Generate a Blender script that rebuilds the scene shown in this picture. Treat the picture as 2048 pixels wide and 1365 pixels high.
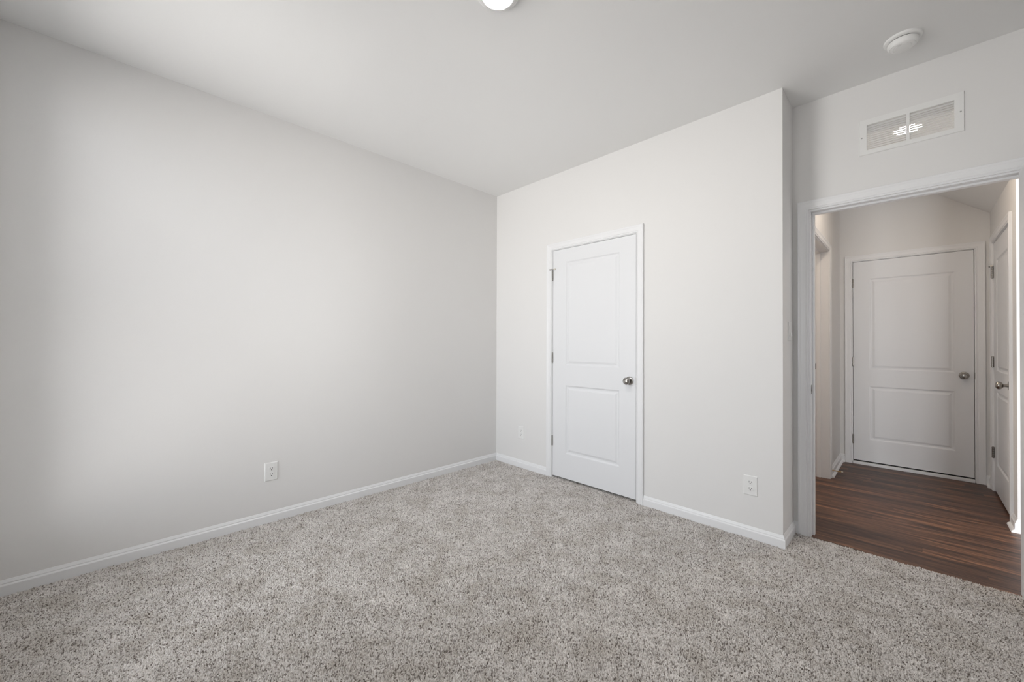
import bpy, bmesh, math, random
import numpy as np
from mathutils import Vector, Matrix, Quaternion
random.seed(7)
for o in list(bpy.data.objects): bpy.data.objects.remove(o)
scn = bpy.context.scene
C = scn.collection

# ------------------------------------------------------------------ camera
cam_d = bpy.data.cameras.new('camera'); cam = bpy.data.objects.new('camera', cam_d); C.objects.link(cam)
cam_d.sensor_width = 36.0; cam_d.lens = 796.25/2048*36.0; cam_d.clip_start = 0.02; cam_d.clip_end = 100
yaw, pit, rol = -0.787652, 0.0071138, 0.0032971
fw = Vector((math.sin(yaw)*math.cos(pit), math.cos(yaw)*math.cos(pit), math.sin(pit)))
rt = Vector((math.cos(yaw), -math.sin(yaw), 0)); up = rt.cross(fw)
r2 = rt*math.cos(rol) + up*math.sin(rol); u2 = -rt*math.sin(rol) + up*math.cos(rol)
M = Matrix((r2, u2, -fw)).transposed().to_4x4(); M.translation = (3.05039, -2.80944, 1.20718)
cam.matrix_world = M
scn.camera = cam

# ------------------------------------------------------------------ light
W_SKY = 6.1          # daylight outside the windows
W_GROUND = 7.3
E_LAMP = 250.0       # radiance of the bedroom ceiling lamp's diffuser
E_HALL = 112.0       # radiance of the hall ceiling lamp's diffuser
P_BATH = 10.0        # lamp in the side room
w = bpy.data.worlds.new('sky'); scn.world = w; w.use_nodes = True
_nt = w.node_tree; _bg = _nt.nodes['Background']          # pale sky above, ground below made brighter than the sky to lift the ceiling
_tc = _nt.nodes.new('ShaderNodeTexCoord'); _sp = _nt.nodes.new('ShaderNodeSeparateXYZ'); _nt.links.new(_tc.outputs['Generated'], _sp.inputs[0])
_mr = _nt.nodes.new('ShaderNodeMapRange'); _mr.inputs['From Min'].default_value = -.06; _mr.inputs['From Max'].default_value = .06
_mr.inputs['To Min'].default_value = W_GROUND; _mr.inputs['To Max'].default_value = W_SKY; _nt.links.new(_sp.outputs[2], _mr.inputs['Value'])
_cr = _nt.nodes.new('ShaderNodeValToRGB'); _cr.color_ramp.elements[0].position = .47; _cr.color_ramp.elements[0].color = (1.0, .985, .965, 1)
_cr.color_ramp.elements[1].position = .53; _cr.color_ramp.elements[1].color = (.91, .95, 1.0, 1)
_ad = _nt.nodes.new('ShaderNodeMath'); _ad.operation = 'MULTIPLY_ADD'; _ad.inputs[1].default_value = .5; _ad.inputs[2].default_value = .5
_nt.links.new(_sp.outputs[2], _ad.inputs[0]); _nt.links.new(_ad.outputs[0], _cr.inputs[0])
_nt.links.new(_cr.outputs[0], _bg.inputs[0]); _nt.links.new(_mr.outputs[0], _bg.inputs[1])
def area(name, loc, direction, sx, sy, power, col, shape='RECTANGLE'):
    l = bpy.data.lights.new(name, 'AREA'); l.shape = shape; l.size = sx; l.size_y = sy
    l.energy = power; l.color = col
    o = bpy.data.objects.new(name, l); C.objects.link(o); o.location = loc
    o.rotation_euler = Vector(direction).to_track_quat('-Z', 'Y').to_euler()
    return o
WX0, WX1, WZ0, WZ1 = 0.15, 1.50, 0.25, 2.55       # rear windows (behind the camera)
VX0, VX1, VZ0, VZ1 = 2.05, 2.80, 0.90, 2.10  # unseen second window, added to brighten the room
def portal(x0, x1, z0, z1):
    o = area('window_portal', ((x0+x1)/2, -3.40, (z0+z1)/2), (0, 1, 0), x1-x0, z1-z0, 1, (1, 1, 1)); o.data.cycles.is_portal = True
portal(WX0, WX1, WZ0, WZ1); portal(VX0, VX1, VZ0, VZ1); portal(4.4, 6.4, 0, 2.3)
area('patio_fill', (5.4, -3.45, .85), (0, 1, 0.0), 1.8, 1.5, 170, (0.96, 0.98, 1.0))  # extra lamp outside the patio opening, added to brighten the hall end
vs = scn.view_settings
scn.display_settings.display_device = 'sRGB'
vs.view_transform = 'Standard'; vs.look = 'None'; vs.gamma = 1.0; vs.use_curve_mapping = False
vs.exposure = 0.0

# ------------------------------------------------------------------ materials
def s2l(c): return tuple((x/255/12.92 if x/255 <= .04045 else ((x/255+.055)/1.055)**2.4) for x in c)
def mat(name, col=None, rough=.6, metal=0, spec=.5):
    m = bpy.data.materials.new(name); m.use_nodes = True
    b = m.node_tree.nodes['Principled BSDF']
    if col: b.inputs['Base Color'].default_value = (*col, 1)
    b.inputs['Roughness'].default_value = rough; b.inputs['Metallic'].default_value = metal
    b.inputs['Specular IOR Level'].default_value = spec
    return m, m.node_tree, b
def N(nt, t, **kw):
    n = nt.nodes.new(t)
    for k, v in kw.items():
        if k.startswith('i_'): n.inputs[k[2:].replace('_', ' ')].default_value = v
        else: setattr(n, k, v)
    return n
def paint(name, col, rough, bump=.0, scale=300, spec=.4, var=.0):
    m, nt, b = mat(name, col, rough, 0, spec)
    tc = N(nt, 'ShaderNodeNewGeometry')
    nz = N(nt, 'ShaderNodeTexNoise'); nz.inputs['Scale'].default_value = scale; nz.inputs['Detail'].default_value = 3
    nt.links.new(tc.outputs['Position'], nz.inputs['Vector'])
    if bump:
        bp = N(nt, 'ShaderNodeBump'); bp.inputs['Strength'].default_value = bump; bp.inputs['Distance'].default_value = .001
        nt.links.new(nz.outputs['Fac'], bp.inputs['Height']); nt.links.new(bp.outputs['Normal'], b.inputs['Normal'])
    return m
M_WALL = paint('greige_wall_paint', (0.795, 0.788, 0.78), .75, .12, 260)
M_CEIL = paint('ceiling_paint', (0.85, 0.85, 0.845), .85, .15, 200)
M_TRIM = paint('white_semigloss_trim', (0.845, 0.85, 0.86), .32, .02, 60)
M_DOOR = paint('white_door_paint', (0.80, 0.808, 0.825), .38, .05, 120)
M_PLAST = paint('white_plastic', (0.83, 0.83, 0.82), .3, 0)
M_SMOKE = paint('detector_plastic', (0.88, 0.88, 0.87), .4, 0)
M_VENT = paint('white_enamelled_steel', (0.84, 0.84, 0.83), .35, 0)
M_DARK = paint('dark_slot', (0.02, 0.02, 0.02), .6, 0)
M_SEAL = paint('black_weather_seal', (0.012, 0.012, 0.014), .7, 0)
M_RUB = paint('white_rubber', (0.8, 0.76, 0.68), .6, 0)
M_BLUE = paint('blue_tape', (0.01, 0.11, 0.22), .5, 0)
def metal(name, col, rough):
    m, nt, b = mat(name, col, rough, 1.0)
    g = N(nt, 'ShaderNodeNewGeometry'); nz = N(nt, 'ShaderNodeTexNoise'); nz.inputs['Scale'].default_value = 400
    nt.links.new(g.outputs['Position'], nz.inputs['Vector'])
    mr = N(nt, 'ShaderNodeMapRange'); mr.inputs['To Min'].default_value = rough*.8; mr.inputs['To Max'].default_value = rough*1.25
    nt.links.new(nz.outputs['Fac'], mr.inputs['Value']); nt.links.new(mr.outputs[0], b.inputs['Roughness'])
    return m
M_NICK = metal('satin_nickel', (0.33, 0.315, 0.295), .25)
M_BRASS = metal('brass', (0.62, 0.42, 0.20), .3)
M_DKMET = metal('dark_steel_plate', (0.20, 0.18, 0.165), .45)  # dark metal of the latch and strike plates
def emis(name, col, s):
    m, nt, b = mat(name, (.8, .8, .8), .5)
    b.inputs['Emission Color'].default_value = (*col, 1); b.inputs['Emission Strength'].default_value = s
    return m
M_SCREW = paint('grey_painted_screw', (.42, .42, .41), .5, 0)
M_LED = emis('lamp_diffuser_lit', (1, .95, .88), E_LAMP)
M_LEDH = emis('hall_lamp_diffuser_lit', (1, .83, .66), E_HALL)

# window glass
M_GLASS = bpy.data.materials.new('window_glass'); M_GLASS.use_nodes = True
nt = M_GLASS.node_tree; nt.nodes.clear()
out = N(nt, 'ShaderNodeOutputMaterial'); mx = N(nt, 'ShaderNodeMixShader'); tr = N(nt, 'ShaderNodeBsdfTransparent'); gl = N(nt, 'ShaderNodeBsdfGlossy')
gl.inputs['Roughness'].default_value = .02; fr = N(nt, 'ShaderNodeFresnel'); fr.inputs['IOR'].default_value = 1.45
nt.links.new(fr.outputs[0], mx.inputs[0]); nt.links.new(tr.outputs[0], mx.inputs[1]); nt.links.new(gl.outputs[0], mx.inputs[2]); nt.links.new(mx.outputs[0], out.inputs[0])

# carpet
def carpet_mat():
    m, nt, b = mat('grey_beige_carpet', None, .95, 0, .1)
    at = N(nt, 'ShaderNodeAttribute', attribute_name='yarn_gap_tone')
    g = N(nt, 'ShaderNodeNewGeometry')
    cr = N(nt, 'ShaderNodeValToRGB'); e = cr.color_ramp.elements
    e[0].position = 0; e[0].color = (*CARP[0], 1); e[1].position = 1; e[1].color = (*CARP[3], 1)
    a = e.new(.34); a.color = (*CARP[1], 1); a = e.new(.6); a.color = (*CARP[2], 1)
    nt.links.new(at.outputs['Fac'], cr.inputs[0])
    n1 = N(nt, 'ShaderNodeTexNoise'); n1.inputs['Scale'].default_value = 6.5; n1.inputs['Detail'].default_value = 4; n1.inputs['Roughness'].default_value = .6
    n1.inputs['Distortion'].default_value = .7
    nt.links.new(g.outputs['Position'], n1.inputs['Vector'])
    mr = N(nt, 'ShaderNodeMapRange'); mr.inputs['From Min'].default_value = .36; mr.inputs['From Max'].default_value = .64
    mr.inputs['To Min'].default_value = .85; mr.inputs['To Max'].default_value = 1.06
    nt.links.new(n1.outputs['Fac'], mr.inputs['Value'])
    n2 = N(nt, 'ShaderNodeTexNoise'); n2.inputs['Scale'].default_value = 650; n2.inputs['Detail'].default_value = 2
    nt.links.new(g.outputs['Position'], n2.inputs['Vector'])
    mr2 = N(nt, 'ShaderNodeMapRange'); mr2.inputs['To Min'].default_value = .72; mr2.inputs['To Max'].default_value = 1.28
    nt.links.new(n2.outputs['Fac'], mr2.inputs['Value'])
    mm = N(nt, 'ShaderNodeMath', operation='MULTIPLY'); nt.links.new(mr.outputs[0], mm.inputs[0]); nt.links.new(mr2.outputs[0], mm.inputs[1])
    mul = N(nt, 'ShaderNodeVectorMath', operation='SCALE'); nt.links.new(cr.outputs[0], mul.inputs[0]); nt.links.new(mm.outputs[0], mul.inputs['Scale'])
    mt = N(nt, 'ShaderNodeMapRange'); mt.inputs['From Min'].default_value = .38; mt.inputs['From Max'].default_value = .52
    mt.inputs['To Min'].default_value = 1; mt.inputs['To Max'].default_value = 0
    nt.links.new(n1.outputs['Fac'], mt.inputs['Value'])
    mx = N(nt, 'ShaderNodeMix', data_type='RGBA', blend_type='MULTIPLY'); mx.inputs['B'].default_value = (1.0, .985, .96, 1)
    nt.links.new(mt.outputs[0], mx.inputs['Factor']); nt.links.new(mul.outputs[0], mx.inputs['A'])
    nt.links.new(mx.outputs['Result'], b.inputs['Base Color'])
    return m
CARP = [(0.13, 0.105, 0.09), (0.62, 0.585, 0.555), (0.74, 0.705, 0.68), (0.83, 0.80, 0.775)]  # darkest tone stands partly for shade in the gaps between tufts
M_CARPET = carpet_mat()

# wood plank floor, planks along x
def wood_mat():
    m, nt, b = mat('dark_walnut_planks', None, .38, 0, .3)
    L = nt.links
    g = N(nt, 'ShaderNodeNewGeometry')
    br = N(nt, 'ShaderNodeTexBrick'); br.offset = .0; br.offset_frequency = 2
    br.inputs['Color1'].default_value = (0, 0, 0, 1); br.inputs['Color2'].default_value = (1, 1, 1, 1); br.inputs['Mortar'].default_value = (.5, .5, .5, 1)
    br.inputs['Scale'].default_value = 1; br.inputs['Mortar Size'].default_value = .0004; br.inputs['Brick Width'].default_value = 1.22; br.inputs['Row Height'].default_value = .076
    sep = N(nt, 'ShaderNodeSeparateXYZ'); L.new(g.outputs['Position'], sep.inputs[0])
    rw = N(nt, 'ShaderNodeMath', operation='DIVIDE'); rw.inputs[1].default_value = .076; L.new(sep.outputs[1], rw.inputs[0])
    rf = N(nt, 'ShaderNodeMath', operation='FLOOR'); L.new(rw.outputs[0], rf.inputs[0])
    wn = N(nt, 'ShaderNodeTexWhiteNoise', noise_dimensions='1D'); L.new(rf.outputs[0], wn.inputs['W'])
    xo = N(nt, 'ShaderNodeMath', operation='MULTIPLY_ADD'); xo.inputs[1].default_value = 7.3; L.new(wn.outputs['Value'], xo.inputs[0]); L.new(sep.outputs[0], xo.inputs[2])
    bc = N(nt, 'ShaderNodeCombineXYZ'); L.new(xo.outputs[0], bc.inputs[0]); L.new(sep.outputs[1], bc.inputs[1]); L.new(bc.outputs[0], br.inputs['Vector'])
    pv = N(nt, 'ShaderNodeMath', operation='MULTIPLY'); pv.inputs[1].default_value = 9.0; L.new(br.outputs['Color'], pv.inputs[0])
    sx = N(nt, 'ShaderNodeMath', operation='MULTIPLY'); sx.inputs[1].default_value = 2.6; L.new(sep.outputs[0], sx.inputs[0])
    sy = N(nt, 'ShaderNodeMath', operation='MULTIPLY'); sy.inputs[1].default_value = 27; L.new(sep.outputs[1], sy.inputs[0])
    cb = N(nt, 'ShaderNodeCombineXYZ'); L.new(sx.outputs[0], cb.inputs[0]); L.new(sy.outputs[0], cb.inputs[1]); L.new(pv.outputs[0], cb.inputs[2])
    n1 = N(nt, 'ShaderNodeTexNoise'); n1.inputs['Scale'].default_value = 1.0; n1.inputs['Detail'].default_value = 6; n1.inputs['Roughness'].default_value = .62; n1.inputs['Distortion'].default_value = .6
    L.new(cb.outputs[0], n1.inputs['Vector'])
    sy2 = N(nt, 'ShaderNodeMath', operation='MULTIPLY'); sy2.inputs[1].default_value = 190; L.new(sep.outputs[1], sy2.inputs[0])
    sx2 = N(nt, 'ShaderNodeMath', operation='MULTIPLY'); sx2.inputs[1].default_value = 6; L.new(sep.outputs[0], sx2.inputs[0])
    cb2 = N(nt, 'ShaderNodeCombineXYZ'); L.new(sx2.outputs[0], cb2.inputs[0]); L.new(sy2.outputs[0], cb2.inputs[1]); L.new(pv.outputs[0], cb2.inputs[2])
    n2 = N(nt, 'ShaderNodeTexNoise'); n2.inputs['Scale'].default_value = 1.0; n2.inputs['Detail'].default_value = 3
    L.new(cb2.outputs[0], n2.inputs['Vector'])
    a = N(nt, 'ShaderNodeMath', operation='MULTIPLY_ADD'); a.inputs[1].default_value = .26; L.new(n2.outputs['Fac'], a.inputs[0]); L.new(n1.outputs['Fac'], a.inputs[2])
    a2 = N(nt, 'ShaderNodeMath', operation='MULTIPLY_ADD'); a2.inputs[1].default_value = .16; L.new(br.outputs['Color'], a2.inputs[0]); L.new(a.outputs[0], a2.inputs[2])
    cr = N(nt, 'ShaderNodeValToRGB'); e = cr.color_ramp.elements
    e[0].position = .50; e[0].color = (*s2l((50, 36, 31)), 1); e[1].position = .98; e[1].color = (*s2l((158, 112, 82)), 1)
    q = e.new(.66); q.color = (*s2l((78, 55, 45)), 1); q = e.new(.82); q.color = (*s2l((112, 79, 60)), 1)
    L.new(a2.outputs[0], cr.inputs[0])
    mx = N(nt, 'ShaderNodeMix', data_type='RGBA'); mx.inputs['B'].default_value = (*s2l((26, 16, 13)), 1)
    L.new(br.outputs['Fac'], mx.inputs['Factor']); L.new(cr.outputs[0], mx.inputs['A']); L.new(mx.outputs['Result'], b.inputs['Base Color'])
    bp = N(nt, 'ShaderNodeBump'); bp.inputs['Strength'].default_value = .25; bp.inputs['Distance'].default_value = .0006
    L.new(a.outputs[0], bp.inputs['Height']); L.new(bp.outputs[0], b.inputs['Normal'])
    return m
M_WOOD = wood_mat()

# ------------------------------------------------------------------ mesh helpers
class MB:
    def __init__(s): s.v = []; s.f = []
    def add(s, vs, fs):
        n = len(s.v); s.v += [tuple(p) for p in vs]; s.f += [tuple(i+n for i in f) for f in fs]; return s
    def box(s, a, b):
        x0, y0, z0 = a; x1, y1, z1 = b
        return s.add([(x0,y0,z0),(x1,y0,z0),(x1,y1,z0),(x0,y1,z0),(x0,y0,z1),(x1,y0,z1),(x1,y1,z1),(x0,y1,z1)],
                     [(0,3,2,1),(4,5,6,7),(0,1,5,4),(1,2,6,5),(2,3,7,6),(3,0,4,7)])
class Frame:            # wall frame: u to the right along the wall, n out of the wall, z up
    def __init__(s, o, U, Nn): s.o = Vector(o); s.U = Vector(U); s.N = Vector(Nn)
    def __call__(s, u, z, n=0): return s.o + s.U*u + Vector((0,0,1))*z + s.N*n
def fbox(mb, F, u0, u1, z0, z1, n0, n1):
    P = [F(u0,z0,n0),F(u1,z0,n0),F(u1,z0,n1),F(u0,z0,n1),F(u0,z1,n0),F(u1,z1,n0),F(u1,z1,n1),F(u0,z1,n1)]
    mb.add(P, [(0,3,2,1),(4,5,6,7),(0,1,5,4),(1,2,6,5),(2,3,7,6),(3,0,4,7)])
def lathe(mb, o, axis, prof, seg=40, cap0=True, cap1=True):   # prof: (radius, distance along axis)
    axis = Vector(axis).normalized(); t = axis.orthogonal().normalized(); b = axis.cross(t)
    vs = []; fs = []
    for r, d in prof:
        for k in range(seg):
            a = 2*math.pi*k/seg; vs.append(Vector(o)+axis*d+(t*math.cos(a)+b*math.sin(a))*r)
    for i in range(len(prof)-1):
        for k in range(seg):
            fs.append((i*seg+k, i*seg+(k+1)%seg, (i+1)*seg+(k+1)%seg, (i+1)*seg+k))
    if cap0: fs.append(tuple(range(seg-1, -1, -1)))
    if cap1: fs.append(tuple((len(prof)-1)*seg+k for k in range(seg)))
    mb.add(vs, fs)
def tube(mb, pts, r, seg=8):
    pts = [Vector(p) for p in pts]; vs = []; fs = []
    for i, p in enumerate(pts):
        d = (pts[min(i+1, len(pts)-1)] - pts[max(i-1, 0)]).normalized()
        t = d.cross(Vector((0.13, 0.2, 1))).normalized(); b = d.cross(t)
        rr = r[i] if isinstance(r, (list, tuple)) else r
        for k in range(seg):
            a = 2*math.pi*k/seg; vs.append(p+(t*math.cos(a)+b*math.sin(a))*rr)
    for i in range(len(pts)-1):
        for k in range(seg): fs.append((i*seg+k, i*seg+(k+1)%seg, (i+1)*seg+(k+1)%seg, (i+1)*seg+k))
    fs.append(tuple(range(seg-1,-1,-1))); fs.append(tuple((len(pts)-1)*seg+k for k in range(seg)))
    mb.add(vs, fs)
def tag(o, label=None, cat=None, group=None, kind=None, category=None):
    cat = cat or category
    if label: o['label'] = label
    if cat: o['category'] = cat
    if group: o['group'] = group
    if kind: o['kind'] = kind
    return o
WO = {}
def make(name, mb, m, parent=None, smooth=False, bevel=0, origin=None, **kw):
    me = bpy.data.meshes.new(name)
    if origin is None:
        a = np.array([tuple(v) for v in mb.v]); lo = a.min(0); hi = a.max(0)
        origin = Vector(((lo[0]+hi[0])/2, (lo[1]+hi[1])/2, lo[2]))
    origin = Vector(origin)
    me.from_pydata([tuple(Vector(v)-origin) for v in mb.v], [], mb.f)
    bm = bmesh.new(); bm.from_mesh(me); bmesh.ops.remove_doubles(bm, verts=bm.verts, dist=1e-6)
    bmesh.ops.recalc_face_normals(bm, faces=bm.faces); bm.to_mesh(me); bm.free()
    me.materials.append(m)
    o = bpy.data.objects.new(name, me); C.objects.link(o)
    if smooth:
        me.shade_smooth()
        try: me.set_sharp_from_angle(angle=math.radians(35))
        except Exception: pass
    if bevel:
        bv = o.modifiers.new('bevel', 'BEVEL'); bv.width = bevel; bv.segments = 2; bv.limit_method = 'ANGLE'; bv.angle_limit = math.radians(40)
    WO[o.name] = origin
    if parent: o.parent = parent; o.location = origin - WO[parent.name]
    else: o.location = origin
    return tag(o, **kw)
def struct(name, mb, m, **kw): return make(name, mb, m, kind='structure', **kw)
def empty(name, loc, **kw):
    o = bpy.data.objects.new(name, None); C.objects.link(o); o.location = loc; o.empty_display_size = .05; WO[o.name] = Vector(loc)
    return tag(o, **kw)
def wall(F, u0, u1, z0, z1, thick, holes):
    """slab behind the frame plane with rectangular holes (u0,u1,z0,z1)"""
    us = sorted({u0, u1, *[h[0] for h in holes], *[h[1] for h in holes]}); zs = sorted({z0, z1, *[h[2] for h in holes], *[h[3] for h in holes]})
    nu, nz = len(us)-1, len(zs)-1
    def solid(i, j):
        if not (0 <= i < nu and 0 <= j < nz): return False
        cu = (us[i]+us[i+1])/2; cz = (zs[j]+zs[j+1])/2
        return not any(h[0] < cu < h[1] and h[2] < cz < h[3] for h in holes)
    mb = MB()
    for i in range(nu):
        for j in range(nz):
            if not solid(i, j): continue
            a, b, c, d = us[i], us[i+1], zs[j], zs[j+1]
            mb.add([F(a,c),F(b,c),F(b,d),F(a,d)], [(0,1,2,3)]); mb.add([F(a,c,-thick),F(b,c,-thick),F(b,d,-thick),F(a,d,-thick)], [(3,2,1,0)])
            if not solid(i-1, j): mb.add([F(a,c),F(a,d),F(a,d,-thick),F(a,c,-thick)], [(0,1,2,3)])
            if not solid(i+1, j): mb.add([F(b,c),F(b,d),F(b,d,-thick),F(b,c,-thick)], [(3,2,1,0)])
            if not solid(i, j-1): mb.add([F(a,c),F(b,c),F(b,c,-thick),F(a,c,-thick)], [(3,2,1,0)])
            if not solid(i, j+1): mb.add([F(a,d),F(b,d),F(b,d,-thick),F(a,d,-thick)], [(0,1,2,3)])
    return mb

FB = Frame((0,0,0), (1,0,0), (0,-1,0))
FC = Frame((0,.291,0), (1,0,0), (0,-1,0))
FD = Frame((0,2.544,0), (1,0,0), (0,-1,0))
FF = Frame((2.52,0,0), (0,1,0), (1,0,0))
FE = Frame((3.53,0,0), (0,-1,0), (-1,0,0))
FA = Frame((0,0,0), (0,1,0), (1,0,0))
FR = Frame((2.509,0,0), (0,1,0), (1,0,0))          # return of the closet wall, faces +x
H = 2.743
XR, YR = 3.585, -3.26      # bedroom right and rear walls
ZD = 2.052                 # door heads

# ------------------------------------------------------------------ shell
struct('floor', MB().box((-.15, YR-.15, -.12), (6.9, 2.9, -.012)), paint('subfloor', (.3,.28,.25), .9), label='subfloor slab under the carpet and the plank floor', category='floor')
mb = MB(); mb.box((2.40, .2845, -.0119), (6.6, 2.57, 0)); mb.box((3.70, YR, -.0119), (6.6, .2845, 0)); mb.box((.8, .9, -.0119), (2.3999, 2.57, 0))
struct('floor', mb, M_WOOD, label='dark brown wood plank floor of the hallway beyond the doorway', category='floor')
struct('ceiling', MB().box((-.15, YR-.15, H), (6.9, 2.9, H+.12)), M_CEIL, label='flat off-white painted ceiling', category='ceiling')
mb = MB(); y0, y1 = 1.333, 2.543
mb.add([(3.55,y0,2.337),(3.55,y1,2.337),(3.55,y0,H),(3.55,y1,H),(3.035,y0,H),(3.035,y1,H)], [(0,2,4),(1,5,3),(0,4,5,1),(2,3,5,4),(0,1,3,2)])
struct('ceiling', mb, M_CEIL, label='sloping soffit over the far right corner of the hallway', category='ceiling')

T = .115
CLO = (.751, 1.569, 0, 2.053)
struct('wall_left', wall(FA, YR-.15, .0, 0, H, .12, []), M_WALL, label='long blank greige wall on the left with one outlet', category='wall')
struct('wall_back', wall(FB, -.12, 2.509, -.01, H, T, [(CLO[0]-.018, CLO[1]+.018, -.01, CLO[3]+.018)]), M_WALL, label='greige wall with the white closet door', category='wall')
mb = MB(); mb.box((2.509-T, T+.0001, -.01), (2.509, .2909, H))
struct('wall_return', mb, M_WALL, label='short shaded return wall with the light switch', category='wall')
OC = (2.602, 3.452, 0, 2.048)       # bedroom doorway
VH = (2.869, 3.209, 2.342, 2.488)
struct('wall_entry', wall(FC, 2.30, XR+.12, 0, H, T, [(OC[0]-.018, OC[1]+.018, 0, OC[3]+.018), VH]), M_WALL, label='greige wall over the open doorway with the return air grille', category='wall')
struct('wall_right', wall(Frame((XR,0,0),(0,-1,0),(-1,0,0)), -.2905, -YR+.12, -.01, H, .12, []), M_WALL, label='bedroom wall at the right behind the open door', category='wall')
struct('wall_rear', wall(Frame((0,YR,0),(-1,0,0),(0,1,0)), -XR, 0, -.01, H, .12, [(-WX1,-WX0,WZ0,WZ1),(-VX1,-VX0,VZ0,VZ1)]), M_WALL, label='bedroom wall behind the camera with the window', category='wall')
OD = (2.623, 3.440, 0, 2.055)
struct('wall_hall_end', wall(FD, 2.40, 3.75, 0, H, T, [(OD[0]-.018, OD[1]+.018, 0, OD[3]+.018)]), M_WALL, label='wall at the end of the hallway around the two panel door', category='wall')
OF = (.935, 1.751, 0, 2.052)
struct('wall_hall_left', wall(FF, .4065, 2.5435, 0, H, T, [(OF[0]-.018, OF[1]+.018, 0, OF[3]+.018)]), M_WALL, label='left wall of the hallway with a cased opening', category='wall')
OE = (-2.357, -1.541, 0, 2.055)
struct('wall_hall_right', wall(FE, -2.5435, -1.333, 0, H, T, [(OE[0]-.018, OE[1]+.018, 0, OE[3]+.018)]), M_WALL, label='right wall of the hallway with a half hidden door', category='wall')
mb = MB(); mb.box((3.6451, 1.333, 0), (6.6, 1.448, H)); mb.box((6.6, YR, 0), (6.72, 1.448, H))
struct('wall_living', mb, M_WALL, label='walls of the living space running off to the right of the hall', category='wall')
PD0, PD1, PDZ = 4.4, 6.4, 2.3
struct('wall_living_rear', wall(Frame((0,YR,0),(-1,0,0),(0,1,0)), -6.6, -3.7051, -.01, H, .12, [(-PD1,-PD0,-.01,PDZ)]), M_WALL, label='rear wall of the living space with the patio door opening', category='wall')
mb = MB(); FP = Frame((0,YR,0),(-1,0,0),(0,1,0))
for (p,q,r,t_) in ((-PD1,-PD1+.06,0,PDZ),(-PD0-.06,-PD0,0,PDZ),(-PD1+.06,-PD0-.06,0,.06),(-PD1+.06,-PD0-.06,PDZ-.06,PDZ),(-5.46,-5.39,.06,PDZ-.06)): fbox(mb, FP, p,q,r,t_,-.09,-.04)
pdo = struct('door_5', mb, M_TRIM, label='sliding patio door frame out of view', category='door')
mb = MB(); fbox(mb, FP, -PD1+.061, -PD0-.061, .061, PDZ-.061, -.068, -.064); make('glass', mb, M_GLASS, pdo)
mb = MB(); mb.box((.8, .9, 0), (.9, 2.6, H)); mb.box((.9, .8, 0), (2.4049, .9, H)); mb.box((.9, 2.5, 0), (2.4, 2.6, H))
struct('wall_side_room', mb, M_WALL, label='walls of the room left of the hallway opening', category='wall')
mb = MB(); mb.box((.1, .66, 0), (2.30, .76, H)); mb.box((.1, T+.0001, 0), (.2, .66, H)); mb.box((2.2, T+.0001, 0), (2.2999, .66, H))
struct('wall_closet', mb, M_WALL, label='inside walls of the closet behind the white door', category='wall')
mb = MB(); mb.box((2.55, 2.68, 0), (3.6, 2.75, H)); mb.box((3.66, 1.4481, 0), (3.75, 2.5439, H))  # backing added behind the closed doors to stop light leaking in
struct('wall_backing', mb, M_WALL, label='unseen backing added behind the closed hallway doors to block light', category='wall')

# rear window and the added second one (behind the camera)
mb = MB(); FW = Frame((0,YR,0),(-1,0,0),(0,1,0))
for nm, (a, b, c, d), lb in (('window_1', (-WX1, -WX0, WZ0, WZ1), 'large white double hung window behind the camera'), ('window_added', (-VX1, -VX0, VZ0, VZ1), 'small white double hung window added behind the camera for more light')):
    mb = MB()
    for (p,q,r,s) in ((a,a+.045,c,d),(b-.045,b,c,d),(a+.045,b-.045,c,c+.045),(a+.045,b-.045,d-.045,d),(a+.045,b-.045,(c+d)/2-.02,(c+d)/2+.02)): fbox(mb, FW, p,q,r,s,-.09,-.04)
    win = struct(nm, mb, M_TRIM, label=lb, category='window')
    mb = MB(); fbox(mb, FW, a+.046, b-.046, c+.046, d-.046, -.068, -.064); make('glass', mb, M_GLASS, win)
    mb = MB(); fbox(mb, FW, a-.03, b+.03, c-.02, c, -.04, .03); make('window_sill', mb, M_TRIM, win)

# ------------------------------------------------------------------ trim profiles
CASP = [(0,0),(0,.0085),(.0025,.0105),(.0065,.0105),(.009,.0085),(.0115,.0085),(.014,.0115),(.019,.0125),(.030,.0125),(.040,.0135),(.046,.0160),(.0535,.0165),(.057,.0145),(.057,0)]
def casing(F, o, name, label, legs=(True, True), reveal=.005, z0=0.0):
    u0, u1, zt = o[0]-reveal, o[1]+reveal, o[3]+reveal
    mb = MB(); k = len(CASP)
    vs = []
    for w_, t in CASP: vs.append(F(u0-w_, z0, t))
    for w_, t in CASP: vs.append(F(u0-w_, zt+w_, t))
    for w_, t in CASP: vs.append(F(u1+w_, zt+w_, t))
    for w_, t in CASP: vs.append(F(u1+w_, z0, t))
    fs = []
    for s in range(3):
        for i in range(k):
            fs.append((s*k+i, s*k+(i+1)%k, (s+1)*k+(i+1)%k, (s+1)*k+i))
    fs.append(tuple(range(k))); fs.append(tuple(3*k+i for i in range(k-1,-1,-1)))
    mb.add(vs, fs)
    return struct(name, mb, M_TRIM, label=label, category='door trim')
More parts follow.
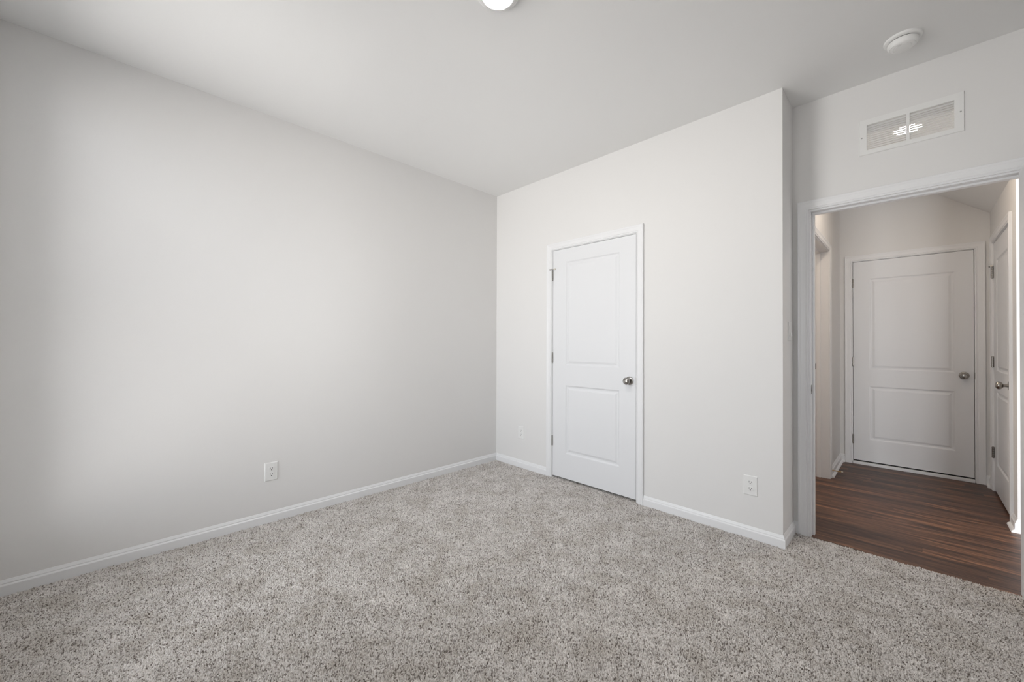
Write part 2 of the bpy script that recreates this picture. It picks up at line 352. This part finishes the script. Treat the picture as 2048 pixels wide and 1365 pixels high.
def jamb(F, o, depth, parent, stop0, stop1, z0=0):
    """three sided jamb lining; stop strip between stop0 and stop1 measured back from the wall face"""
    mb = MB(); u0, u1, zt = o[0], o[1], o[3]
    fbox(mb, F, u0-.017, u0, z0, zt+.017, -depth, .0); fbox(mb, F, u1, u1+.017, z0, zt+.017, -depth, .0); fbox(mb, F, u0, u1, zt, zt+.017, -depth, .0)
    j = make('jamb', mb, M_TRIM, parent, bevel=.001)
    mb = MB()
    fbox(mb, F, u0, u0+.011, z0, zt, -stop1, -stop0); fbox(mb, F, u1-.011, u1, z0, zt, -stop1, -stop0); fbox(mb, F, u0+.011, u1-.011, zt-.011, zt, -stop1, -stop0)
    make('stop_moulding', mb, M_TRIM, j, bevel=.0015)
    return j
BASP = [(0,0),(0,.0135),(.0545,.0135),(.056,.0128),(.0612,.0088),(.0618,.0078),(.0642,.0078),(.0655,.0088),(.0675,.0082),(.075,.0048),(.0795,.0030),(.081,.0018),(.081,0)]
SHOE = [(0,0),(0,.0165),(.004,.016),(.009,.0135),(.013,.009),(.0165,.003),(.017,0)]
def sweep(F0, path, prof, mb, z0=0, base=0):
    """profile swept along a floor path; path pts (x,y) on the wall face, room on the right hand side of travel; mitred"""
    n = len(path); vs = []; fs = []; k = len(prof)
    P = [Vector((p[0], p[1])) for p in path]
    def nrm(a, b): d = (b-a).normalized(); return Vector((d.y, -d.x))
    for i in range(n):
        if i == 0: m_ = nrm(P[0], P[1])
        elif i == n-1: m_ = nrm(P[-2], P[-1])
        else:
            a, b = nrm(P[i-1], P[i]), nrm(P[i], P[i+1]); m_ = (a+b)/(1+a.dot(b))
        for z, t in prof: q = P[i]+m_*(t+base); vs.append((q.x, q.y, z0+z))
    for i in range(n-1):
        for j in range(k): fs.append((i*k+j, i*k+(j+1)%k, (i+1)*k+(j+1)%k, (i+1)*k+j))
    fs.append(tuple(range(k))); fs.append(tuple((n-1)*k+j for j in range(k-1,-1,-1)))
    mb.add(vs, fs)
def base(name, path, label, shoe=False, z0=-.005):
    mb = MB(); sweep(None, path, BASP, mb, z0)
    b_ = struct(name, mb, M_TRIM, label=label, category='baseboard')
    if shoe:
        mb = MB(); sweep(None, path, SHOE, mb, 0, .0135); make('shoe_moulding', mb, M_TRIM, b_)
    return b_
base('baseboard_left', [(0,YR),(0,-.0001)], 'white baseboard along the long left wall', z0=-.005)
base('baseboard_back', [(.0136,0),(CLO[0]-.0625,0)], 'short white baseboard between the room corner and the closet door')
base('baseboard_return', [(CLO[1]+.0625,0),(2.509,0),(2.509,.291),(2.5395,.291)], 'white baseboard right of the closet door wrapping the outside corner')
base('baseboard_right', [(XR,.27),(XR,YR)], 'white baseboard along the bedroom right wall')
base('baseboard_hall', [(2.52,OF[1]+.0625),(2.52,2.544),(OD[0]-.0625,2.544)], 'white hallway baseboard left of the end door', shoe=True, z0=0)
base('baseboard_hall_corner', [(OD[1]+.0625,2.544),(3.53,2.544),(3.53,2.4195)], 'small piece of white baseboard in the far right hallway corner', shoe=True, z0=0)
base('baseboard_hall_right', [(3.53,1.4785),(3.53,1.333),(6.59,1.333)], 'white baseboard wrapping the right hallway corner', shoe=True, z0=0)

# ------------------------------------------------------------------ doors
def panel_door(F, u0, u1, z0, z1, n_face, thick, panels, name, label, mat_=None, **kw):
    """moulded two panel slab; panels in u,z; n_face = face position out of the wall"""
    mb = MB(); rings = [(0,0),(.004,-.0012),(.012,-.0075),(.018,-.0080),(.024,-.0078),(.040,-.0022),(.042,-.0020)]
    for side in (1, -1):
        nf = n_face if side == 1 else n_face-thick
        us = sorted({u0, u1, *[p[0] for p in panels], *[p[1] for p in panels]}); zs = sorted({z0, z1, *[p[2] for p in panels], *[p[3] for p in panels]})
        for i in range(len(us)-1):
            for j in range(len(zs)-1):
                cu, cz = (us[i]+us[i+1])/2, (zs[j]+zs[j+1])/2
                if any(p[0] < cu < p[1] and p[2] < cz < p[3] for p in panels): continue
                mb.add([F(us[i],zs[j],nf),F(us[i+1],zs[j],nf),F(us[i+1],zs[j+1],nf),F(us[i],zs[j+1],nf)], [(0,1,2,3)])
        for p in panels:
            prev = None
            for ins, dep in rings:
                q = [F(p[0]+ins,p[2]+ins,nf+dep*side),F(p[1]-ins,p[2]+ins,nf+dep*side),F(p[1]-ins,p[3]-ins,nf+dep*side),F(p[0]+ins,p[3]-ins,nf+dep*side)]
                if prev:
                    for k in range(4): mb.add([prev[k], prev[(k+1)%4], q[(k+1)%4], q[k]], [(0,1,2,3)])
                prev = q
            mb.add(prev, [(0,1,2,3)])
    us = sorted({u0, u1, panels[0][0], panels[0][1]}); zs = sorted({z0, z1, *[p[2] for p in panels], *[p[3] for p in panels]})
    n1, n0 = n_face, n_face-thick
    for i in range(len(us)-1):
        for z in (z0, z1): mb.add([F(us[i],z,n0),F(us[i+1],z,n0),F(us[i+1],z,n1),F(us[i],z,n1)], [(0,1,2,3)])
    for j in range(len(zs)-1):
        for u in (u0, u1): mb.add([F(u,zs[j],n0),F(u,zs[j+1],n0),F(u,zs[j+1],n1),F(u,zs[j],n1)], [(0,1,2,3)])
    return struct(name, mb, mat_ or M_DOOR, label=label, category='door')
def knob(F, u, z, n, parent, flip=1, label='satin nickel knob'):
    k = MB(); o = F(u, z, n)
    lathe(k, o, F.N*flip, [(.0115,.004),(.0105,.018),(.0105,.026),(.013,.031),(.020,.0345),(.0255,.040),(.0278,.047),(.0272,.054),(.0235,.0605),(.0175,.0640),(.0155,.0632),(.0140,.0648),(.008,.066),(.0025,.0662)], 40)
    kk = make('knob', k, M_NICK, parent, smooth=True, label=label)
    r = MB(); lathe(r, o, F.N*flip, [(.0325,0),(.0325,.003),(.031,.0055),(.026,.0075),(.018,.009),(.0120,.0095)], 40)
    make('rosette', r, M_NICK, kk, smooth=True)
    return kk
def hinge(F, u, z, n, parent, r=.0062):
    mb = MB(); hh = .0445; n = n+(r-.0062)*1.2
    for i in range(5):
        a = z-hh+i*2*hh/5
        lathe(mb, F(u,a+.0005,n+.0045), (0,0,1), [(r*.9,0),(r,.0006),(r,2*hh/5-.0016),(r*.9,2*hh/5-.001)], 16)
    lathe(mb, F(u,z-hh-.003,n+.0045), (0,0,1), [(.003,0),(.0045,.001),(.0045,.003)], 12)
    lathe(mb, F(u,z+hh,n+.0045), (0,0,1), [(.0048,0),(.0048,.002),(.003,.0035)], 12)
    h = make('hinge', mb, M_NICK, parent, smooth=True, label='satin nickel hinge')
    mb = MB(); fbox(mb, F, u-.0012, u+.0012, z-hh, z+hh, n-.03, n+.003)
    make('hinge_leaf', mb, M_NICK, h)
    return h

PB = [(0.894, 1.427, 1.017, 1.936), (0.894, 1.427, .240, .845)]
d1 = panel_door(FB, .754, 1.566, .024, 2.050, -.001, .035, PB, 'door_1', 'closed white two panel closet door in the greige bedroom wall')
knob(FB, 1.513, .925, -.001, d1)
for z in (.336, 1.083, 1.826): hinge(FB, .7525, z, 0, d1)
mb = MB(); fbox(mb, FB, 1.5662, 1.5695, .897, .952, -.02, -.0005); make('latch_plate', mb, M_DKMET, d1)
t1 = casing(FB, CLO, 'trim_1', 'white moulded casing around the closet door')
jamb(FB, CLO, T, t1, .038, .05)

PD = [(2.748, 3.325, .960, 1.875), (2.748, 3.325, .255, .795)]
d2 = panel_door(FD, 2.6265, 3.4365, .040, 2.052, -.004, .042, PD, 'door_2', 'closed white two panel door at the end of the hallway')
knob(FD, 3.378, .938, -.004, d2)
for z in (.249, 1.036, 1.836): hinge(FD, 2.6245, z, 0, d2)
mb = MB(); fbox(mb, FD, 3.4367, 3.4415, .91, .968, -.02, .0005); make('latch_plate', mb, M_DKMET, d2)
mb = MB(); fbox(mb, FD, 2.6265, 3.4365,   .0285, .0398, -.04, -.006); make('weather_seal', mb, M_SEAL, d2, label='black weather seal')
t2 = casing(FD, OD, 'trim_2', 'white casing around the door at the end of the hallway')
jamb(FD, OD, T, t2, .047, .06)
mb = MB(); fbox(mb, FD, 2.6235, 3.4395, .0005, .028, -.11, .018); make('threshold', mb, M_TRIM, t2, bevel=.003, label='white painted threshold strip')

uE = lambda y: -y
PE = [(-2.218, -1.681, 1.0, 1.905), (-2.218, -1.681, .235, .835)]
d3 = panel_door(FE, -2.354, -1.544, .018, 2.051, -.001, .035, PE, 'door_3', 'white two panel door seen edge on at the right of the hallway')
knob(FE, -1.604, .925, -.001, d3)
for z in (.320, 1.070, 1.812): hinge(FE, -2.3555, z, 0, d3, .0082)
t3 = casing(FE, OE, 'trim_3', 'white casing of the half hidden door on the right of the hallway')
jamb(FE, OE, T, t3, .038, .05)

# cased opening on the left of the hallway, with a strike plate on its far jamb
t4 = casing(FF, OF, 'trim_4', 'white casing of the opening on the left side of the hallway')
j4 = jamb(FF, OF, T, t4, .058, .090)
mb = MB(); fbox(mb, FF, OF[1]-.0015, OF[1]+.0002, .982, 1.040, -.1125, -.0905); make('strike_plate', mb, M_DKMET, j4, label='dark metal strike plate')

# bedroom doorway, casing and the open door leaf
t5 = casing(FC, OC, 'trim_5', 'white moulded casing around the open bedroom doorway', z0=-.005, reveal=.010)
j5 = jamb(FC, OC, T, t5, .042, .075, z0=0)
mb = MB(); a0 = []
u = OC[0]; zc = .926
vs_ = []; K = 20
for nn in (0, .0016):
    for k in range(K):
        an = 2*math.pi*k/K; vs_.append(FC(u+nn, zc+.029*math.sin(an)*1, -.018+.0175*math.copysign(abs(math.cos(an))**.6, math.cos(an))))
mb.add(vs_, [tuple(range(K)), tuple(range(2*K-1,K-1,-1))]+[(k,(k+1)%K,K+(k+1)%K,K+k) for k in range(K)])
sp = make('strike_plate', mb, M_NICK, j5, label='satin nickel strike plate')
mb = MB(); fbox(mb, FC, u+.0012, u+.0022, zc-.012, zc+.012, -.026, -.012); make('latch_hole', mb, M_DARK, sp)
# leaf swung 90 degrees into the bedroom: hall face looks left
FL = Frame((3.416,.268,0), (0,-1,0), (-1,0,0))
PL = [(.14, .70, 1.0, 1.905), (.14, .70, .235, .835)]
d4 = panel_door(FL, 0, .838, .018, 2.045, 0, .035, PL, 'door_4', 'edge of the white open bedroom door at the right border of the photo')
knob(FL, .778, .925, 0, d4); knob(FL, .778, .925, -.035, d4, flip=-1)
mb = MB(); FLH = Frame((3.454,.282,0),(0,-1,0),(1,0,0))
for z in (.25, 1.03, 1.83): hinge(Frame((3.456,.2775,0),(0,-1,0),(1,0,0)), 0, z, -.004, d4)
mb = MB(); lathe(mb, FL(.088, 2.0445, -.012), (0,0,1), [(.011,0),(.011,.004),(.008,.006)], 20); make('blue_bumper', mb, M_BLUE, d4, smooth=True, label='small dark blue bumper dot')

# ------------------------------------------------------------------ hinge pin door stops
def pin_stop(F, u, z, n, name, label, s=1):
    mb = MB(); zc = z
    lathe(mb, F(u,zc-.003,n+.005), (0,0,1), [(.0085,0),(.0085,.006)], 16)
    fbox(mb, F, u-.004, u+.004, zc-.002, zc+.003, n+.005, n+.028)
    tube(mb, [F(u,zc,n+.012), F(u+.012*s,zc,n+.020), F(u+.030*s,zc,n+.016)], .0028, 8)
    tube(mb, [F(u,zc,n+.012), F(u-.010*s,zc,n+.020), F(u-.018*s,zc,n+.020)], .0028, 8)
    o = make(name, mb, M_NICK, smooth=True, label=label, category='door stop', group='hinge pin door stops')
    mb = MB(); lathe(mb, F(u+.030*s,zc,n+.019), tuple(-F.N), [(.0065,0),(.0075,.005),(.0075,.0115),(.006,.013)], 14); make('bumper_pad', mb, M_RUB, o, smooth=True, label='white rubber pad')
    mb = MB(); lathe(mb, F(u-.018*s,zc,n+.024), tuple(F.N*1), [(.004,-.010),(.006,-.008),(.006,-.001),(.004,0)], 14); make('bumper_pad', mb, M_NICK, o, smooth=True)
    return o
pin_stop(FB, .7525, 1.880, .001, 'hinge_pin_door_stop', 'small nickel door stop on the top hinge of the closet door')
pin_stop(FE, -2.3555, 1.866, .001, 'hinge_pin_door_stop', 'small nickel door stop on the top hinge of the right hallway door')

# spring door stop on the hallway baseboard
o_ = Vector((2.5335, 1.862, .055))
mb = MB(); lathe(mb, o_, (1,0,0), [(.0085,0),(.0085,.002),(.006,.006),(.0045,.008)], 18)
ds = make('spring_door_stop', mb, M_BRASS, smooth=True, label='brass spring door stop with a white tip on the hallway baseboard', category='door stop')
pts = []
for k in range(15*12+1):
    a = 2*math.pi*k/12; pts.append(o_+Vector((.006+.058*k/180, .0040*math.cos(a), .0040*math.sin(a))))
mb = MB(); tube(mb, pts, .0016, 6); make('spring', mb, M_BRASS, ds, smooth=True)
mb = MB(); lathe(mb, o_+Vector((.062,0,0)), (1,0,0), [(.0055,0),(.0068,.002),(.0068,.009),(.005,.0125)], 16); make('rubber_tip', mb, M_RUB, ds, smooth=True, label='off-white rubber tip')

# ------------------------------------------------------------------ outlets and switch
def plate(F, u, z, w_, h_, t, holes=()):
    mb = MB(); a = [(-1,-1),(1,-1),(1,1),(-1,1)]
    R = [(0,0),(0,.0015),(.0012,t*.65),(.004,t)]
    rings = [[F(u+sx*(w_/2-i), z+sz*(h_/2-i), d_) for sx, sz in a] for i, d_ in R]
    for p, q in zip(rings, rings[1:]):
        for k in range(4): mb.add([p[k], p[(k+1)%4], q[(k+1)%4], q[k]], [(0,1,2,3)])
    mb.add(rings[-1], [(0,1,2,3)]); mb.add(rings[0], [(3,2,1,0)])
    return mb
def outlet(F, u, z, label):
    o = make('wall_outlet', plate(F, u, z, .078, .122, .0055), M_PLAST, label=label, category='outlet', group='white duplex wall outlets')
    for dz in (.0195, -.0195):
        mb = MB(); K = 28; vs = []
        for n_ in (.005, .0072):
            for k in range(K):
                an = 2*math.pi*k/K; vs.append(F(u+.0172*math.cos(an), z+dz+max(-.0135, min(.0135, .0172*math.sin(an))), n_))
        mb.add(vs, [tuple(range(K)), tuple(range(K, 2*K))]+[(k,(k+1)%K,K+(k+1)%K,K+k) for k in range(K)])
        r = make('receptacle', mb, M_PLAST, o, bevel=.0004)
        mb = MB()
        fbox(mb, F, u-.0078, u-.0054, z+dz-.001, z+dz+.0085, .0068, .0076); fbox(mb, F, u+.0054, u+.0078, z+dz+.0, z+dz+.0075, .0068, .0076)
        lathe(mb, F(u, z+dz-.0072, .0066), tuple(F.N), [(.0030,0),(.0030,.001)], 14)
        make('slots', mb, M_DARK, r, label='dark plug slots')
    mb = MB(); lathe(mb, F(u, z, .0052), tuple(F.N), [(.0032,0),(.0030,.001),(.002,.0014)], 14); make('screw', mb, M_PLAST, o, smooth=True)
    return o
outlet(FA, -2.060, .342, 'white outlet on the long left wall')
outlet(FB, .360, .342, 'white outlet between the room corner and the closet door')
outlet(FB, 2.339, .330, 'white outlet near the outside corner right of the closet door')
sw = make('light_switch', plate(FR, .171, 1.291, .072, .119, .0060), M_PLAST, label='white rocker light switch on the shaded return wall', category='light switch')
mb = MB(); fbox(mb, FR, .1545, .1875, 1.256, 1.326, .005, .0072); make('switch_frame', mb, M_PLAST, sw, bevel=.0006)
mb = MB(); z0, z1, zm = 1.259, 1.323, 1.289
mb.add([FR(.157,z0,.006),FR(.185,z0,.006),FR(.185,z0,.0155),FR(.157,z0,.0155),FR(.157,zm,.0105),FR(.185,zm,.0105),FR(.157,z1,.0075),FR(.185,z1,.0075),FR(.157,z1,.006),FR(.185,z1,.006)],
       [(0,1,2,3),(3,2,5,4),(4,5,7,6),(6,7,9,8),(8,9,1,0),(0,3,4,6,8),(1,9,7,5,2)])
make('rocker', mb, M_PLAST, sw, bevel=.0006)

# ------------------------------------------------------------------ return air grille
vu0, vu1, vz0, vz1 = 2.836, 3.243, 2.318, 2.521
mb = MB(); t_ = .007; rw = .0008
iu = (2.868, 3.031, 3.045, 3.210); iz = (2.342, 2.489)
us = [vu0, iu[0], iu[1], iu[2], iu[3], vu1]; zs = [vz0, iz[0], iz[1], vz1]
for i in range(5):
    for j in range(3):
        if j == 1 and i in (1, 3): continue
        e0 = .004 if i == 0 else 0
        mb.add([FC(us[i],zs[j],t_),FC(us[i+1],zs[j],t_),FC(us[i+1],zs[j+1],t_),FC(us[i],zs[j+1],t_)], [(0,1,2,3)])
P0 = [FC(vu0,vz0,t_),FC(vu1,vz0,t_),FC(vu1,vz1,t_),FC(vu0,vz1,t_)]; P1 = [FC(vu0-.003,vz0-.003,.0),FC(vu1+.003,vz0-.003,.0),FC(vu1+.003,vz1+.003,.0),FC(vu0-.003,vz1+.003,.0)]
for k in range(4): mb.add([P0[k],P0[(k+1)%4],P1[(k+1)%4],P1[k]], [(0,1,2,3)])
for (a, b) in ((iu[0],iu[1]),(iu[2],iu[3])):
    A = [(a,iz[0]),(b,iz[0]),(b,iz[1]),(a,iz[1])]
    for k in range(4):
        p, q = A[k], A[(k+1)%4]
        mb.add([FC(*p,t_),FC(*q,t_),FC(*q,-.004),FC(*p,-.004)], [(0,1,2,3)])
vent = make('return_air_grille', mb, M_VENT, label='white louvred return air grille above the doorway', category='vent')
mb = MB(); pitch = (iz[1]-iz[0])/12
for (a, b) in ((iu[0]+.0003,iu[1]-.0003),(iu[2]+.0003,iu[3]-.0003)):
    for k in range(13):
        z = iz[0]+pitch*k-.0062; za = z; zb = z+.0130; th = .0010
        q0 = (.0060, za); q1 = (-.0040, zb)
        if zb > iz[1]+.002: continue
        P = []
        for uu in (a, b):
            P += [FC(uu,q0[1],q0[0]),FC(uu,q0[1]+th,q0[0]),FC(uu,q1[1]+th,q1[0]),FC(uu,q1[1],q1[0])]
        mb.add(P, [(0,1,2,3),(7,6,5,4),(0,4,5,1),(1,5,6,2),(2,6,7,3),(3,7,4,0)])
make('louvres', mb, M_VENT, vent)
for (u_, z_) in ((2.846, 2.4195), (3.232, 2.4195)):
    mb = MB(); lathe(mb, FC(u_, z_, t_-.0005), tuple(FC.N), [(.0040,0),(.0040,.0008),(.0025,.0018)], 16); sc = make('screw', mb, M_SCREW, vent, smooth=True, label='small grey screw')

# ------------------------------------------------------------------ smoke detector
sx, sy = 3.022, -.026
mb = MB(); lathe(mb, (sx,sy,H), (0,0,-1), [(.071,0),(.0715,.004),(.0705,.009),(.066,.0125),(.060,.0135)], 64)
sd = make('smoke_detector', mb, M_SMOKE, smooth=True, label='round white smoke detector on the ceiling near the doorway', category='smoke detector')
mb = MB(); lathe(mb, (sx,sy,H), (0,0,-1), [(.0545,.013),(.0545,.0175)], 64); make('air_gap', mb, M_DARK, sd)
mb = MB(); lathe(mb, (sx,sy,H), (0,0,-1), [(.0570,.0165),(.0585,.0185),(.0583,.0265),(.0550,.0360),(.0495,.0415),(.048,.0405),(.0465,.0405),(.045,.0422),(.036,.0442),(.0345,.0432),(.033,.0432),(.0315,.0448),(.018,.0462),(.0001,.0465)], 64, True, False)
bd = make('cover', mb, M_SMOKE, sd, smooth=True)
mb = MB(); lathe(mb, (sx-.012,sy-.034,H-.0410), (0,0,-1), [(.0095,0),(.0095,.0035),(.008,.0045)], 28); make('test_button', mb, M_PLAST, sd, smooth=True)
mb = MB(); lathe(mb, (sx+.018,sy-.030,H-.0415), (0,0,-1), [(.0035,0),(.0035,.003),(.002,.0038)], 16); make('indicator_lens', mb, M_VENT, sd, smooth=True)

# ------------------------------------------------------------------ ceiling lamps
def disk_lamp(x, y, R, r, name, label, led, power, col):
    mb = MB(); lathe(mb, (x,y,H), (0,0,-1), [(R,0),(R+.0005,.006),(R-.003,.014),(R-.012,.022),(r+.006,.0285),(r+.001,.029),(r,.027),(r,.02)], 72)
    o = make(name, mb, M_PLAST, smooth=True, label=label, category='ceiling light')
    mb = MB(); lathe(mb, (x,y,H), (0,0,-1), [(r,.0272),(r*.985,.0285),(r*.9,.031),(r*.7,.0335),(r*.4,.035),(.0005,.0355)], 72, True, False)
    make('diffuser', mb, led, o, smooth=True, label='glowing diffuser')
    if power:
        a = area(name+'_glow', (x,y,H-.046), (0,0,-1), 2*r, 2*r, power, col, 'DISK'); a.parent = o; a.location = Vector((x,y,H-.046))-WO[o.name]
    return o
disk_lamp(1.786, -1.645, .0985, .066, 'ceiling_light', 'round white flush ceiling light, lit, at the top edge of the photo', M_LED, 0, (1,.95,.88))
disk_lamp(3.032, 1.10, .09, .072, 'ceiling_light', 'round hallway ceiling light glowing through the return air grille', M_LEDH, 0, (1,.83,.66))
mb = MB(); disk_lamp(1.7, 1.7, .09, .07, 'ceiling_light', 'round ceiling light in the room left of the hallway', M_LEDH, P_BATH, (1,.83,.68))

# ------------------------------------------------------------------ carpet pile
def carpet():
    rng = np.random.default_rng(5)
    x0, x1, y0, y1 = 0.0, XR, YR, .296
    s = .0041
    cx = int((x1-x0)/s)+5; cy = int((y1-y0)/s)+5
    gx, gy = np.meshgrid(np.arange(cx), np.arange(cy))
    CX = x0+(gx-2+.5+(rng.random(gx.shape)-.5)*1.1)*s; CY = y0+(gy-2+.5+(rng.random(gx.shape)-.5)*1.1)*s
    def lowfreq(PX, PY, sc, seed):
        r = np.random.default_rng(seed); out = 0
        for _ in range(9):
            a = r.random()*6.283; f = sc*(.5+1.2*r.random()); ph = r.random()*6.283
            out = out+np.sin((PX*np.cos(a)+PY*np.sin(a))*f+ph+1.3*np.sin((PX*np.sin(a)-PY*np.cos(a))*f*.7+ph*2))
        return out/3.0
    lean = lowfreq(CX, CY, 7, 3)*1.2
    LX = np.cos(lean)*.6+rng.normal(0, .5, CX.shape); LY = np.sin(lean)*.6+rng.normal(0, .5, CX.shape)
    HT = .0040+.0052*rng.random(CX.shape)+.0008*lowfreq(CX, CY, 9, 8)
    HT = HT+.0013*lowfreq(CX, CY, 110, 11)+.0008*lowfreq(CX, CY, 260, 12)      # tufts matted together and gaps between them
    HT[CY > .2835-.0035] = -.02
    RR = s*(.60+.26*rng.random(CX.shape)); EL = rng.random(CX.shape)*3.1416; EC = .75+.5*rng.random(CX.shape)
    YN = rng.random(CX.shape)
    def grid(st, cond):
        nx = int((x1-x0)/st)+1; ny = int((y1-y0)/st)+1
        X, Y = np.meshgrid(np.linspace(x0, x1, nx), np.linspace(y0, y1, ny))
        fx = .5*(X[1:, 1:]+X[:-1, :-1]); fy = .5*(Y[1:, 1:]+Y[:-1, :-1])
        keep = (fy < .003) | (fx > 2.5105); keep |= (fx > .7512) & (fx < 1.5688) & (fy < .09)
        keep &= cond(fx, fy)
        X = X+(rng.random(X.shape)-.5)*st*.25; Y = Y+(rng.random(Y.shape)-.5)*st*.25
        idx = np.arange(nx*ny).reshape(ny, nx)
        q = np.stack([idx[:-1, :-1], idx[:-1, 1:], idx[1:, 1:], idx[1:, :-1]], -1)[keep]
        used = np.zeros(nx*ny, bool); used[q.ravel()] = True
        rem = np.cumsum(used)-1; q = rem[q]
        X = X.ravel()[used]; Y = Y.ravel()[used]
        IX = np.clip(((X-x0)/s).astype(int)+2, 1, cx-2); IY = np.clip(((Y-y0)/s).astype(int)+2, 1, cy-2)
        Z = np.full(X.shape, -.0085); YV = np.full(X.shape, .2)
        for dj in (-1, 0, 1):
            for di in (-1, 0, 1):
                i, j = IX+di, IY+dj
                dx, dy = (X-CX[j, i])/RR[j, i], (Y-CY[j, i])/RR[j, i]
                ca, sa = np.cos(EL[j, i]), np.sin(EL[j, i]); ex = (dx*ca+dy*sa)*EC[j, i]; ey = (-dx*sa+dy*ca)/EC[j, i]
                d2 = ex*ex+ey*ey
                h = (HT[j, i]+.005)*np.sqrt(np.maximum(0, 1-d2))*(1+.28*(dx*LX[j, i]+dy*LY[j, i]))-.005
                m = (d2 < 1) & (h > Z)
                Z = np.where(m, h, Z); YV = np.where(m, YN[j, i], YV)
        return np.stack([X, Y, Z-.0016], -1), q, YV
    dep = lambda fx, fy: (3.05-fx+fy+2.81)*.7071
    V1, q1, Y1 = grid(.0016, lambda fx, fy: dep(fx, fy) > 1.25)
    V2, q2, Y2 = grid(.0040, lambda fx, fy: dep(fx, fy) <= 1.26)
    V = np.concatenate([V1, V2]); q = np.concatenate([q1, q2+len(V1)]); YV = np.concatenate([Y1, Y2])
    me = bpy.data.meshes.new('carpet')
    me.vertices.add(len(V)); me.vertices.foreach_set('co', V.astype(np.float32).ravel())
    me.loops.add(q.size); me.loops.foreach_set('vertex_index', q.astype(np.int32).ravel())
    me.polygons.add(len(q)); me.polygons.foreach_set('loop_start', (np.arange(len(q))*4).astype(np.int32))
    me.update(calc_edges=True)
    at = me.attributes.new('yarn_gap_tone', 'FLOAT', 'POINT'); at.data.foreach_set('value', YV.astype(np.float32))
    me.shade_smooth()
    me.materials.append(M_CARPET)
    o = bpy.data.objects.new('carpet', me); C.objects.link(o)
    tag(o, 'wall to wall grey beige cut pile carpet covering the bedroom floor', 'carpet', kind='stuff')
carpet()
